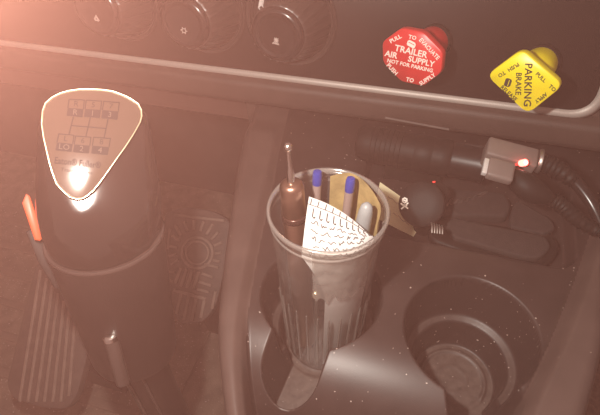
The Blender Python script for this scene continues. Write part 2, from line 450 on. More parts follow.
# ------------------------------------------------------------------ rotary climate knobs
ICON = {
 'fan': [[(-3, -2), (0, 3), (3, -2), (-3, -2)], [(-1.2, -1), (0, 1.2), (1.2, -1)], [(-2.2, -2.8), (2.2, -2.8)]],
 'hex': [circle_pts(0, 0, 2.4, 6)] + [[(2.4*math.cos(a), 2.4*math.sin(a)), (3.4*math.cos(a), 3.4*math.sin(a))] for a in [k*math.pi/3 for k in range(6)]],
 'flake': [[(-1.8, 1), (1.8, 5)], [(1.8, 1), (-1.8, 5)], [(0, .6), (0, 5.4)], [(-2.2, 3), (2.2, 3)], [(-3.4, -1), (-2.6, .2), (-1.8, -1), (-1, .2), (-.2, -1), (.6, .2), (1.4, -1), (2.2, .2), (3, -1)]],
}
def dial(bx, by, icon, label, mark):
    b = onpl(bx, by, fas3(0, .405, .0015), FN)
    T = thing('climate_knob', label, 'knob', b, 'round climate knobs along the top of the dash')
    M = frame(b, FN, (1, 0, 0)) @ Matrix.Diagonal((1.12, 1.12, 1.0, 1))
    lathe('bezel', [(.0355, 0), (.0365, .0006), (.0372, .0022), (.0362, .0032), (.0345, .0026), (.0335, .001)], M, 'dial', T, 56)
    rib = lambda a, i: 1+(.030 if 1 <= i <= 4 else 0)*(max(0, math.cos(a*26))**2.2)
    lathe('grip', [(.0325, .001), (.0315, .004), (.0285, .013), (.0250, .024), (.0222, .032), (.0206, .0345)], M, 'dial', T, 208, mod=rib, sharp=60)
    cap = lathe('cap', [(.0206, .0335), (.0202, .0362), (.0185, .0385), (.0160, .0392), (.0150, .0384), (.0130, .0380)], M, 'dial_cap', T, 48, sharp=60)
    Mc = M @ Matrix.Translation((0, 0, .0381)) @ Matrix.Rotation(R(-8), 4, 'Z')
    s = .00075
    stroke('icon', [[(x*s, y*s-.0055) for x, y in st] for st in ICON[icon]], .0006, Mc, 'dial_print', cap)
    M2 = M @ Matrix.Rotation(R(124), 4, 'Z')
    # white pointer down the side of the grip
    V = []
    for r, z in ((.0228, .0350), (.0250, .0290), (.0272, .0225)):
        for q in (-1, 1): V += [M2 @ Vector((r, q*.0016, z)), M2 @ Vector((r-.002, q*.0016, z-.001))]
    mesh('pointer', V, [(0, 2, 6, 4), (4, 6, 10, 8), (0, 4, 5, 1), (4, 8, 9, 5), (2, 3, 7, 6), (6, 7, 11, 10)], mark, T)
dial(291, 19, 'flake', 'black ribbed climate knob nearest the red valve knob, small white print', 'dial_mark')
dial(203, 8, 'hex', 'black ribbed climate knob with a small ring symbol, middle of the three', 'dial_mark')
dial(119, -3, 'fan', 'black ribbed climate knob cut by the top edge, above the shift knob', 'dial_mark_blue')

# ------------------------------------------------------------------ air brake valve knobs
def valve(name, label, face_px, fd, axis, L, outline_px, m, texts, pr, icon, stem_r):
    fc = at(*face_px, fd); ax = Vector(axis).normalized()
    base = fc - ax*(L)
    # slide the base back along the axis until it meets the panel
    tpl = FN.dot(fas3(0, .405, .0015)-fc)/FN.dot(-ax); base = fc - ax*tpl
    T = thing(name, label, 'knob', base)
    M = frame(fc, ax, RT)
    k = fd/F
    Minv = M.inverted(); lc_ = lambda x, y: (Minv @ onpl(x, y, fc, ax)).to_2d()
    o2 = [lc_(x, y) for x, y in outline_px]
    o2 = rpoly(o2, .007 if len(o2) == 4 else .0035, 5)
    th = .0075
    secs = []
    for sc_, z in ((.94, -th), (.985, -th+.0008), (1.0, -th+.0022), (1.0, -.0014), (.992, -.0004), (.975, 0)):
        secs.append([M @ Vector((p[0]*sc_, p[1]*sc_, z)) for p in o2])
    head = loft('head', secs, m, T, sharp=50)
    Lz = tpl
    lathe('stem', [(stem_r*.86, -Lz), (stem_r*.95, -Lz+.006), (stem_r, -Lz*.62), (stem_r*1.0, -Lz*.40), (stem_r*.80, -Lz*.28), (stem_r*.78, -th+.0005)], M, m, T, 36)
    lathe('collar', [(stem_r*.98, -Lz), (stem_r*1.06, -Lz+.001), (stem_r*1.06, -Lz+.002), (stem_r*.97, -Lz+.004)], M, 'fascia', T, 36)
    for (s, x, y, ang, size, xs, bold) in texts:
        ca, sa = math.cos(R(ang)), math.sin(R(ang))
        place = lambda u, v, h: onpl(x+u*ca-v*sa, y-(u*sa+v*ca), fc, ax) + ax*(.0001+h*k)
        text('lettering', s, size*.93, place, pr, head, thick=.4, bold=bold/k, xscale=xs)
    (ix, iy, ia, iw, ih) = icon
    Mi = M @ Matrix.Translation((*lc_(ix, iy), .0001)) @ Matrix.Rotation(R(ia), 4, 'Z')
    pts = rpoly([(-iw*k, -ih*k*.6), (-iw*k*.75, -ih*k), (iw*k*.75, -ih*k), (iw*k, -ih*k*.6), (iw*k, ih*k*.45), (iw*k*.7, ih*k), (-iw*k*.7, ih*k), (-iw*k, ih*k*.45)], .0004, 2)
    prism('emblem', [Mi @ Vector((p[0], p[1], .0003)) for p in pts], ax, .0003, pr, head)
    stroke('emblem_line', [[(-iw*k*.7, ih*k*.25), (iw*k*.7, ih*k*.25)]], .0004, Mi @ Matrix.Translation((0, 0, .0003)), m, head)
    return T
def z2(pts, ox, oy, s): return [(ox+x/s, oy+y/s) for x, y in pts]
def vaxis(yaw, lean): return (-math.sin(R(yaw))*math.cos(R(lean)), -math.cos(R(yaw))*math.cos(R(lean)), math.sin(R(lean)))
S1 = 5.19
oct_px = z2([(63, 140), (160, 68), (275, 88), (378, 195), (368, 300), (275, 370), (160, 345), (66, 245)], 370, 15, S1)
def tx(s, x, y, a, h, o, sc_, xs=1.0, b=.00008): return (s, o[0]+x/sc_, o[1]+y/sc_, a, h, xs, b)
O1 = (370, 15)
RED_T = [tx('PULL', 133, 124, 28, 6.2, O1, S1), tx('TO', 221, 117, -12, 6.0, O1, S1), tx('EVACUATE', 308, 176, -47, 6.4, O1, S1, .92),
         tx('TRAILER', 213, 190, -13, 9.6, O1, S1, 1.0, .00012), tx('AIR', 110, 206, -13, 8.8, O1, S1, 1.0, .00012), tx('SUPPLY', 266, 242, -13, 8.8, O1, S1, 1.0, .00012),
         tx('NOT FOR PARKING', 208, 263, -13, 5.6, O1, S1, 1.02), tx('PUSH', 115, 282, -47, 6.2, O1, S1), tx('TO', 208, 338, -12, 6.0, O1, S1),
         tx('SUPPLY', 298, 334, 33, 6.2, O1, S1, .95)]
valve('trailer_valve_knob', 'red octagonal pull knob lettered TRAILER AIR SUPPLY', (412.5, 57), .386, vaxis(20, 6), .05, oct_px, 'red', RED_T, 'white_print', (411.5, 44, -12, 4.6, 3.0), .0135)
S2 = 4.88; O2 = (480, 30)
dia_px = z2([(30, 222), (205, 92), (408, 270), (232, 412)], 480, 30, S2)
YEL_T = [tx('PARKING', 233, 268, -92, 11.2, O2, S2, 1.0, .0001), tx('BRAKE', 187, 262, -92, 8.6, O2, S2, .95, .00008), tx('PULL', 297, 231, -43, 6.0, O2, S2),
         tx('TO', 353, 284, -43, 6.0, O2, S2), tx('APPLY', 298, 331, -143, 5.6, O2, S2, .95), tx('PUSH', 163, 181, -149, 5.6, O2, S2),
         tx('TO', 106, 215, -149, 5.8, O2, S2), tx('RELEASE', 140, 309, -43, 6.2, O2, S2, .95)]
valve('parking_valve_knob', 'yellow diamond-shaped pull knob lettered PARKING BRAKE', (525, 81), .369, vaxis(19, 7), .05, dia_px, 'yellow', YEL_T, 'black_print', (508, 82.5, -92, 4.4, 3.2), .0135)

# ------------------------------------------------------------------ shift lever
SL = thing('shift_lever', 'black truck shift lever with rounded triangular shift-pattern plate and orange range switch', 'gear lever', (-.172, .100, 0))
PD = .272
PC = (92, 142)
plate_px = [(42, 111), (45, 103), (52, 97), (60, 93), (69, 90.5), (80, 89), (91, 89), (102, 89.5), (113, 91), (124, 95), (132, 99), (139, 104), (142, 110), (142.5, 116), (141, 122), (135, 133),
            (126, 147), (118, 158), (111, 168), (104, 178), (98, 186), (93, 192), (87, 197), (82, 199.5), (76, 200), (70, 198), (65, 194), (60, 189), (56, 184), (52, 174), (49, 164), (46, 151), (43, 138), (41, 124)]
FL = CAM + RT*-.0555 + UP*.0405 + FW*.068
_h = at(78, 192, PD+.004)
PN = ((CAM-_h).normalized() + (FL-_h).normalized()).normalized()      # the plate faces between lens and flash
MP = frame(at(*PC, PD), PN, RT); kp = PD/F
MPI = MP.inverted()
def px2(x, y): return tuple((MPI @ onpl(x, y, at(*PC, PD), PN)).to_2d())
PX = [px2(x, y) for x, y in plate_px]
NS = len(PX)
# body: ellipse at the collar, morphing to the plate outline
ringc = at(104, 234, .312)
eR = Vector((math.cos(R(YAW)), math.sin(R(YAW)), 0)); eF = Vector((-math.sin(R(YAW)), math.cos(R(YAW)), 0))
angs = [math.atan2(p[1], p[0]) for p in PX]
RHW, RHD = .0355, .0285
secs = []
pc3 = at(*PC, PD)
pyax = (MP.to_3x3() @ Vector((0, 1, 0))); pxax = (MP.to_3x3() @ Vector((1, 0, 0)))
bshape = []
for t_ in (0, .10, .25, .42, .58, .72, .84, .93, .98, 1.0):
    e = t_**2.2
    c = ringc.lerp(pc3 - PN*.004, t_)
    ax = eR.lerp(pxax, e).normalized(); ay = eF.lerp(pyax, e).normalized()
    bulge = 1 + .07*math.sin(math.pi*min(t_*1.15, 1))
    g = 1.13 if t_ < .93 else (1.10 if t_ < .97 else (1.045 if t_ < .99 else 1.0))
    sec = []
    for p, a in zip(PX, angs):
        q = Vector((RHW*math.cos(a), RHD*math.sin(a)))*bulge
        s = Vector(p)*g
        v = q.lerp(s, e)
        sec.append(c + ax*v.x + ay*v.y)
    secs.append(sec)
secs.append([MP @ Vector((p[0]*.96, p[1]*.96, .0000)) for p in PX])
loft('knob_body', secs, 'knob_black', SL, sharp=50)
# plate, slightly domed, with a raised cream rim
pl_secs = [[MP @ Vector((p[0]*s, p[1]*s, z)) for p in PX] for s, z in ((.97, -.001), (.965, .0008), (.8, .0011), (.55, .0013), (.28, .0014), (.05, .0014))]
plate = loft('pattern_plate', pl_secs, 'plate', SL, caps=(False, True), sharp=60, label='bronze shift-pattern plate')
rim = [[MP @ Vector((p[0]*s, p[1]*s, z)) for p in PX] for s, z in ((1.0, -.001), (1.0, .0010), (.99, .0017), (.975, .0017), (.962, .0011), (.962, -.001))]
loft('plate_rim', rim, 'plate_rim', SL, caps=(False, False), sharp=60)
def zs(x, y): return px2(30+x/5, 80+y/5)
def dome(x, y): return .0024
Mp2 = MP @ Matrix.Translation((0, 0, .00135))
def quad_print(pts, m, parent, nm='pattern_box', z=.0002):
    prism(nm, [Mp2 @ Vector((p[0], p[1], z)) for p in rpoly(pts, .0005, 2)], PN, .0003, m, parent)
BOX = [[(197, 100), (272, 104), (264, 190), (184, 182), 'R', 'R'], [(282, 105), (358, 109), (350, 194), (270, 188), '5', '1'], [(369, 110), (446, 116), (437, 202), (356, 194), '7', '3'],
       [(145, 272), (221, 279), (209, 362), (128, 354), 'L', 'LO'], [(229, 283), (305, 289), (295, 370), (216, 363), '6', '2'], [(319, 289), (402, 295), (389, 378), (306, 370), '8', '4']]
for b in BOX:
    q = [Vector(zs(*p)) for p in b[:4]]
    ml = q[0].lerp(q[3], .52); mr_ = q[1].lerp(q[2], .52)
    quad_print([ml, mr_, q[2], q[3]], 'print_brown', plate)
    stroke('pattern_outline', [[tuple(ml), tuple(q[0]), tuple(q[1]), tuple(mr_)]], .0005, Mp2, 'print_brown', plate)
    c1 = (q[0]+q[1]+ml+mr_)/4; c2 = (q[2]+q[3]+ml+mr_)/4
    text('lettering', b[4], .0042, Mp2 @ Matrix.Translation((c1.x, c1.y, .0002)) @ Matrix.Rotation(R(-5), 4, 'Z'), 'print_brown', plate)
    text('lettering', b[5], .0042, Mp2 @ Matrix.Translation((c2.x, c2.y, .0004)) @ Matrix.Rotation(R(-5), 4, 'Z'), 'print_tan', plate)
stroke('pattern_line', [[zs(218, 188), zs(196, 275)], [zs(302, 192), zs(280, 286)], [zs(390, 200), zs(371, 292)], [zs(207, 231), zs(380, 245)]], .0006, Mp2, 'print_brown', plate)
c = px2(78, 163.5); text('lettering', 'Eaton\u00ae Fuller\u00ae', .0050, Mp2 @ Matrix.Translation((c[0], c[1], .0001)) @ Matrix.Rotation(R(-4), 4, 'Z'), 'print_brown', plate, xscale=.72, bold=.00006)
c = px2(77, 171.5); text('lettering', 'Transmissions', .0027, Mp2 @ Matrix.Translation((c[0], c[1], .0000)) @ Matrix.Rotation(R(-4), 4, 'Z'), 'print_brown', plate)
# collar ring and lower housing
def ell(c, hw, hd, ax=eR, ay=eF, n=48): return [c + ax*hw*math.cos(2*math.pi*k/n) + ay*hd*math.sin(2*math.pi*k/n) for k in range(n)]
low = at(135, 352, .378); dwn = (low-ringc).normalized()
loft('collar', [ell(ringc+dwn*.001, RHW*.98, RHD*.98), ell(ringc, RHW*1.045, RHD*1.05), ell(ringc+dwn*.0012, RHW*1.06, RHD*1.065), ell(ringc+dwn*.003, RHW*1.045, RHD*1.05)], 'ring_edge', SL, sharp=70)
hs = []
for t_, g in ((0.02, 1.0), (.05, 1.03), (.3, 1.0), (.7, .945), (.95, .90), (.985, .87), (1.0, .80)):
    hs.append(ell(ringc.lerp(low, t_), RHW*g, RHD*(g+.02)))
hous = loft('lower_housing', hs, 'housing', SL)
# shaft down to the floor
foot = Vector((-.172, .100, .0))
tube('shaft', [low-dwn*.01, foot.lerp(low, .5)+Vector((.004, 0, 0)), foot], .0175, 'housing', SL, 24)
lathe('boot', [(.062, 0), (.060, .008), (.050, .020), (.044, .024), (.046, .032), (.036, .044), (.032, .048), (.033, .056), (.022, .070), (.018, .082)], frame(foot, (0, 0, 1), (1, 0, 0)), 'rubber', SL, 36)
for off in (-.006, .006):
    o_ = eR*off - eF*.0172
    tube('shaft_ridge', [low+o_-dwn*.004, foot.lerp(low, .5)+Vector((.004, 0, 0))+o_, foot+o_+Vector((0, 0, .075))], .0012, 'ring_edge', SL, 8)
# range switch on the left flank
sw = [(22, 203), (26, 193.5), (30, 196), (36, 214), (42, 239), (40, 241), (34.5, 240)]
sd = .308; sn = (CAM-at(32, 217, sd)).normalized()
prism('range_switch', [onpl(x, y, at(32, 217, sd), sn) for x, y in sw], sn, .012, 'orange', SL, bev=.0009, label='orange range switch')
sg = [(26, 232), (33, 228), (46, 246), (60, 290), (54, 288), (38, 262)]
prism('switch_guard', [onpl(x, y, at(40, 250, .318), sn) for x, y in sg], sn, .012, 'black_soft', SL, bev=.001)
# steel pin on the front of the housing
a = at(110, 335, .326); b = at(122, 378, .338)
ax = (a-b).normalized(); Mpin = frame(b, ax, eR); Lp = (a-b).length
lathe('pin', [(.0046, -.004), (.0046, Lp-.001), (.0040, Lp), (.0034, Lp), (.0030, Lp-.0012)], Mpin, 'dial', SL, 24)
lathe('pin_tip', [(.0052, Lp-.0035), (.0053, Lp-.0004), (.0046, Lp+.0003), (.0030, Lp+.0012), (.0010, Lp+.0016)], Mpin, 'steel', SL, 24)
# ------------------------------------------------------------------ pedals
def pedal(name, label, p0, n, outline, th, ribs, rings, cat='pedal', foot_px=None):
    n = Vector(n).normalized(); cen = onpl(*p0[:2], at(*p0), n)
    pj = lambda x, y, h=0: onpl(x, y, at(*p0), n) + n*h
    T = thing(name, label, cat, (cen.x, cen.y, 0))
    o3 = [Vector((p[0], p[1])) for p in rpoly(outline, 9, 5)]
    pad = prism('pad', [pj(p.x, p.y) for p in o3], n, th, 'pedal', T, bev=.0015)
    for r_ in ribs:
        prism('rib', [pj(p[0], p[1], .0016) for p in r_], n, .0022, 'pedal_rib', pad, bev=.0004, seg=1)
    for cx, cy, rx, ry, wd in rings:
        for q, (s0, s1) in enumerate(((1, 1-wd),)):
            V = []; Fc = []; m_ = 32
            for k in range(m_):
                a = 2*math.pi*k/m_
                for s, h in ((s0, -.0005), (s0, .0016), (s1, .0016), (s1, -.0005)): V.append(pj(cx+rx*s*math.cos(a), cy+ry*s*math.sin(a), h))
            for k in range(m_):
                k2 = (k+1) % m_
                for j in range(3): Fc.append((k*4+j, k2*4+j, k2*4+j+1, k*4+j+1))
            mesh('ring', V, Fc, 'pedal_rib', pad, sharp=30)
    # support block down to the floor
    c0 = cen - n*th; low_ = Vector((cen.x, cen.y+.03, 0))
    hx = .022
    V = []
    for c_, s in ((c0 - Vector((0, 0, .022)), 1), (low_, 1.3)):
        V += [c_+Vector((-hx*s, -.02, 0)), c_+Vector((hx*s, -.02, 0)), c_+Vector((hx*s, .02, 0)), c_+Vector((-hx*s, .02, 0))]
    mesh('pedal_arm', V, [(3, 2, 1, 0), (4, 5, 6, 7), (0, 1, 5, 4), (1, 2, 6, 5), (2, 3, 7, 6), (3, 0, 4, 7)], 'rubber', T, smooth=False)
    return T
def bar(x0, y0, x1, y1, wd):
    d = Vector((x1-x0, y1-y0)).normalized(); nx = Vector((-d.y, d.x))*wd/2
    return [(x0+nx.x, y0+nx.y), (x0-nx.x, y0-nx.y), (x1-nx.x, y1-nx.y), (x1+nx.x, y1+nx.y)]
PR = lambda x, y: (160+x*.3488, 190+y*.3494)
ribs = []
for a, b, wd in (((62, 222), (44, 268), 3.2), ((78, 226), (61, 276), 3.2), ((94, 230), (78, 280), 3.2), ((112, 234), (97, 284), 3.2),
                 ((40, 286), (132, 312), 3.0), ((62, 296), (48, 355), 3.0), ((84, 303), (70, 370), 3.0), ((105, 310), (92, 374), 3.0), ((128, 316), (118, 366), 3.0),
                 ((120, 238), (152, 250), 2.6), ((112, 262), (148, 274), 2.6), ((108, 284), (142, 292), 2.6), ((128, 212), (168, 222), 2.6),
                 ((160, 290), (150, 340), 2.6), ((30, 110), (24, 170), 2.4), ((44, 100), (60, 130), 2.6), ((70, 90), (80, 118), 2.6), ((98, 86), (98, 114), 2.6), ((126, 90), (116, 118), 2.6), ((152, 98), (134, 128), 2.6),
                 ((168, 120), (148, 142), 2.6), ((178, 150), (156, 160), 2.6), ((178, 180), (158, 182), 2.6), ((172, 205), (152, 200), 2.6), ((36, 130), (56, 146), 2.6), ((28, 160), (50, 166), 2.6), ((26, 190), (48, 184), 2.6), ((32, 214), (54, 200), 2.6),
                 ((40, 72), (186, 88), 2.6), ((20, 232), (42, 236), 2.4), ((22, 256), (40, 262), 2.4)):
    p = PR(*a); q = PR(*b); ribs.append(bar(*p, *q, wd))
PED_N = (0, -.62, .78)
out_r = [PR(*p) for p in ((8, 70), (60, 48), (150, 58), (204, 88), (196, 160), (176, 270), (156, 340), (120, 380), (52, 384), (40, 350), (20, 240))]
cx_, cy_ = PR(108, 180)
pedal('accelerator_pedal', 'rubber treadle pedal with round emblem and bar tread between shift lever and console', (200, 265, .60), PED_N, out_r, .010, ribs,
      [(cx_, cy_, 16.5, 16.5, .14), (cx_, cy_, 12.0, 12.0, .12)])
PL = lambda x, y: (x*.4453, 230+y*.4458)
ribs = []
for x0, x1 in ((92, 45), (106, 64), (119, 83), (132, 101), (145, 120), (157, 138), (170, 156)):
    y0 = 90 + (x0-92)*1.3
    a = PL(x0, y0); b = PL(x1, 385 if x1 < 150 else 372); ribs.append(bar(*a, *b, 2.6))
out_l = [PL(*p) for p in ((82, 70), (66, 130), (14, 345), (26, 376), (90, 398), (150, 402), (172, 372), (196, 280), (180, 160), (150, 80))]
pedal('brake_pedal', 'flat pedal with long straight ribs left of the shift lever', (55, 330, .56), (0, -.5, .866), out_l, .010, ribs, [])

# ------------------------------------------------------------------ clear tumbler and what stands in it
cb = Vector((HL[0]+.000, HL[1]+.002, .2890+.0005))
rimc = at(328, 206.5, .304)
cax = (rimc-cb); CH = cax.length; cax.normalize()
MC = frame(cb, cax, eR)
RB, RTOP = .0285, .0362
CUP = thing('tumbler', 'clear plastic tumbler full of pens standing in the left cup holder', 'cup', cb)
def cr(z): return RB + (RTOP-RB)*(z/CH)
flute = lambda a, i: 1 + (.0 if 1 <= i <= 6 else (.0 if i == 7 else 0))*(.5+.5*math.cos(a*22))
zsn = [0, .003, .012, .025, .040, .055, .068, .078, .086, .10, .115, CH-.004]
prof = [(cr(z)-(.003 if z == 0 else 0), z) for z in zsn]
lathe('cup_wall', prof, MC, 'cup_clear', CUP, 176, mod=flute, caps=(True, False), sharp=80)
lathe('cup_rim', [(cr(CH)-.0004, CH-.0045), (cr(CH)+.0010, CH-.0038), (cr(CH)+.0016, CH-.0018), (cr(CH)+.0008, CH), (cr(CH)-.0006, CH-.0002), (cr(CH)-.0010, CH-.0030)], MC, 'cup_rim', CUP, 96, caps=(False, False), sharp=80)
lathe('rim_band', [(cr(CH-.010)+.0001, CH-.0105), (cr(CH-.010)+.0007, CH-.0098), (cr(CH-.010)+.0007, CH-.0088), (cr(CH-.010)+.0001, CH-.0082)], MC, 'cup_rim', CUP, 96, caps=(False, False), sharp=80)
for k in range(26):
    a_ = 2*math.pi*(k+.5)/26
    tube('flute', [MC @ Vector(((cr(z)+.0002)*math.cos(a_), (cr(z)+.0002)*math.sin(a_), z)) for z in (.008, .030, .055, .078)], lambda t_: .0009*(1 if .02 < t_ < .97 else .4), 'cup_rim', CUP, 6, n=3)
def inc(a, r, z):
    """point inside the cup: angle (deg, 0 = camera right, 90 = away), radius, height"""
    return MC @ Vector((r*math.cos(R(a)), r*math.sin(R(a)), z))
def stick(name, label, cat, bot, topx, parts, group=None):
    """parts: (part name, material, [(radius, fraction along axis)])"""
    ax = (topx-bot); L = ax.length; T = thing(name, label, cat, bot, group)
    M = frame(bot, ax, eR)
    for nm, m, pr in parts: lathe(nm, [(r_, z*L) for r_, z in pr], M, m, T, 28, sharp=50)
    return T
# steel gauge with a thin tip
tip = at(287.5, 143, .278); gbot = inc(200, .0150, .0075)
L = (tip-gbot).length
stick('tire_gauge', 'copper and steel pen-shaped gauge with a thin ball-tipped rod, leaning in the tumbler', 'gauge', gbot, tip, [
    ('barrel', 'gauge_copper', [(.0068, 0), (.0075, .02), (.0075, .70), (.0070, .705)]),
    ('band', 'gauge_band', [(.0076, .70), (.0081, .703), (.0081, .722), (.0076, .725)]),
    ('sleeve', 'gauge_copper', [(.0074, .725), (.0076, .73), (.0074, .835), (.0066, .848), (.0050, .853), (.0034, .855)]),
    ('rod', 'steel', [(.0026, .85), (.0022, .90), (.0016, .91), (.0014, .972)]),
    ('ball_tip', 'steel', [(.0010, .970), (.0022, .976), (.0027, .985), (.0022, .995), (.0008, 1.0)])])
def pen(label, toppx, td, bot, colr):
    tp = at(*toppx, td)
    return stick('pen', label, 'pen', bot, tp, [
        ('barrel', 'pen_body', [(.0014, 0), (.0027, .06), (.0029, .10), (.0029, .955)]),
        ('end_plug', colr, [(.0030, .935), (.0031, .94), (.0031, .985), (.0026, .998), (.0012, 1.0)])], 'blue-ended pens in the tumbler')
pen('blue-ended pen near the back of the tumbler beside the copper gauge', (317.5, 171), .318, inc(140, .012, .003), 'blue_cap')
pen('blue-ended pen in front of the yellow paper in the tumbler', (351, 178), .312, inc(40, .010, .003), 'blue_cap')
stick('marker', 'pale grey round-capped marker by the right rim of the tumbler', 'marker', inc(-10, .0130, .003), at(367.5, 203.5, .300), [
    ('barrel', 'pen_body', [(.0020, 0), (.0040, .04), (.0042, .60)]),
    ('cap', 'marker', [(.0046, .60), (.0050, .61), (.0050, .88), (.0045, .95), (.0035, .985), (.0018, .998), (.0006, 1.0)])])
# printed paper roll: top edge rises inside the cup, the sheet follows the front wall down
def sheet(name, label, cat, rows, m, nu, solid=.0004):
    V = []; Fc = []; nr = len(rows)
    for r_ in rows: V += r_
    n = len(rows[0])
    for i in range(nr-1):
        for k in range(n-1): Fc.append((i*n+k, i*n+k+1, (i+1)*n+k+1, (i+1)*n+k))
    loc = rows[-1][n//2]
    o = mesh(name, V, Fc, m, None, True, loc, sharp=80); tag(o, label, cat)
    return o
nP = 17
rows = []
topE = spline([at(309, 196.5, .2985), at(326, 203, .2975), at(343, 212.5, .2955), at(358, 224, .2935), at(370.5, 236, .292)], 4)
aa = np.linspace(238, 322, nP)
wallp = lambda a, z: inc(a, cr(z)-.0022, z)
r1 = [wallp(a, CH-.012) for a in aa]
for k in range(6):
    t_ = k/5; rows.append([p.lerp(q, t_) + cax*(.0028*math.sin(math.pi*t_)) for p, q in zip(topE, r1)])
aa2 = np.linspace(264, 325, nP)
for z in (CH-.03, CH-.05, .075, .055, .035, .018, .006):
    f = min(1, (CH-z)/.05)
    rows.append([inc(a*(1-f)+b*f, cr(z)-.0032, z) for a, b in zip(aa, aa2)])
pap = sheet('paper_sheet', 'white printed paper with tick marks curled inside the front of the tumbler', 'paper', rows, 'paper', nP)
# printed ticks, border lines and scribbles on the sheet's upper part (rows 0..5), built on the surface
def surf(u, v):
    """u 0..1 across, v 0..5 down the top rows"""
    x = u*(nP-1); i = min(int(x), nP-2); f = x-i; j = min(int(v), 4); g = v-j
    a = rows[j][i].lerp(rows[j][i+1], f); b = rows[j+1][i].lerp(rows[j+1][i+1], f)
    return a.lerp(b, g)
def surf_stroke(nm, uv, wd, m=('paper_ink')):
    V = []; Fc = []
    for line in uv:
        for (u0, v0), (u1, v1) in zip(line, line[1:]):
            steps = max(1, int(max(abs(u1-u0)*14, abs(v1-v0)*2)))
            for s_ in range(steps):
                p = surf(u0+(u1-u0)*s_/steps, v0+(v1-v0)*s_/steps); q = surf(u0+(u1-u0)*(s_+1)/steps, v0+(v1-v0)*(s_+1)/steps)
                nn = (CAM-p).normalized(); d = (q-p).normalized(); sd_ = d.cross(nn).normalized()*wd/2; up_ = nn*.0004; b = len(V)
                V += [p+sd_+up_, p-sd_+up_, q-sd_+up_, q+sd_+up_]; Fc.append((b, b+1, b+2, b+3))
    return mesh(nm, V, Fc, m, pap, smooth=False)
surf_stroke('border_line', [[(0, .75), (1, .75)]], .0004)
surf_stroke('scale_tick', [[(u, .12), (u-.012, .72)] for u in np.linspace(.06, .96, 10)], .0005)
surf_stroke('scale_figure', [[(u, 1.0), (u-.006, 1.75), (u+.018, 1.9), (u+.03, 1.7)] for u in np.linspace(.10, .92, 10)], .0006)
rnd = random.Random(3)
scr = []
for v in (2.3, 2.9, 3.5, 4.1, 4.6):
    u = .06+rnd.random()*.08
    while u < .82:
        wl_ = .05+rnd.random()*.09; pts = []
        for k in range(6): pts.append((u+wl_*k/5, v+(rnd.random()-.5)*.42))
        scr.append(pts); u += wl_+.035
surf_stroke('handwriting', scr, .00045)
# yellow-brown paper against the back wall
kr = []
for i, z in enumerate((CH-.003, CH-.012, CH-.024, CH-.038, CH-.055)):
    kr.append([inc(a, cr(z)-.0030-.0025*abs(math.sin(R(a*3+i*20))), z + (.006*math.sin(R(a*2.1)) if i == 0 else 0)) for a in np.linspace(-18, 82, 15)])
sheet('kraft_paper', 'crinkled yellow-brown paper against the back right wall of the tumbler', 'paper', kr, 'kraft', 15)
# crumpled cellophane between the paper and the front wall
ce = []
for i, z in enumerate(np.linspace(CH-.006, CH-.047, 15)):
    row = []
    for k, a in enumerate(np.linspace(250, 352, 26)):
        edge = .006*math.sin(k*1.1)+.004*math.sin(k*2.7)
        zz = z if i < 14 else z-abs(edge)
        row.append(inc(a, cr(zz)-.0005-.0018*random.random(), zz))
    ce.append(row)
cel = sheet('cellophane_wrapper', 'crumpled clear wrapper pressed behind the front wall of the tumbler', 'wrapper', ce, 'cellophane', 26)
# small brass bead and a coin-like glint
bp = inc(252, cr(.098)-.0062, .098)
T = thing('brass_fitting', 'small round brass fitting showing low through the tumbler wall', 'fitting', bp)
lathe('ball', [(.0008, -.0036), (.0026, -.0028), (.0036, 0), (.0026, .0028), (.0010, .0036)], frame(bp, -FW, RT), 'brass', T, 20)
lathe('stalk', [(.0012, 0), (.0012, .090)], frame(bp, -cax, RT), 'steel_dull', T, 12)

# ------------------------------------------------------------------ things lying on the console
# yellow note
nz = ground(-.03, .295)+.0006
npx = [(380, 182), (422, 223.5), (413.5, 236.5), (372, 216)]
nv = [onz(x, y, nz+.0012) for x, y in npx]
nc = sum(nv, Vector())/4
note = thing('sticky_note', 'pale yellow note slip with faint handwriting lying behind the tumbler', 'note', (nc.x, nc.y, nz))
prism('slip', [onz(x, y, nz+.0005) for x, y in [(380, 182), (400, 196), (422, 222), (419, 228), (413.5, 236.5), (372, 216)]], (0, 0, 1), .0004, 'note', note)
def zline(pts): return [tuple((onz(x, y, nz+.0006)-Vector((nc.x, nc.y, 0))).to_2d()) for x, y in pts]
scr = [zline([(388+i*1.7, 196.5+i*1.2+(rnd.random()-.5)*2.0) for i in range(8)]), zline([(393+i*2.0, 212+i*1.7+(rnd.random()-.5)*2.0) for i in range(9)])]
stroke('handwriting', scr, .0005, Matrix.Translation((nc.x, nc.y, nz+.0005)), 'note_ink', note)

# 12 V adapter: thick ribbed barrel lying across the back of the tray, plug and USB block at its right
ac = at(415, 150, .402); ar = at(478, 157.5, .394)
al = at(360, 144, .408)
tray_z = ground(.03, .33)
RA = .0158
AZ = .3775
barL = onz(360, 142, AZ); axd = (onz(487, 166, AZ)-barL).normalized(); BS = (onz(451, 159, AZ)-barL).length
AD = thing('charger_barrel', 'thick black ribbed power-socket barrel lying along the back of the console tray', 'charger', (barL.x+.05, barL.y, tray_z))
MA = frame(barL, axd, (0, 0, 1))
def grip(a, i): return 1
lathe('barrel', [(.0105, -.002), (.0135, -.0005), (.0150, .003), (RA, .008), (RA, BS-.012), (RA+.0005, BS-.010), (RA+.0005, BS-.002), (RA-.001, BS)], MA, 'black_soft', AD, 48)
lathe('neck', [(.0138, BS-.0005), (.0144, BS+.001), (.0144, BS+.021), (.0152, BS+.023), (.0152, BS+.027), (.0125, BS+.029)], MA, 'neck', AD, 44)
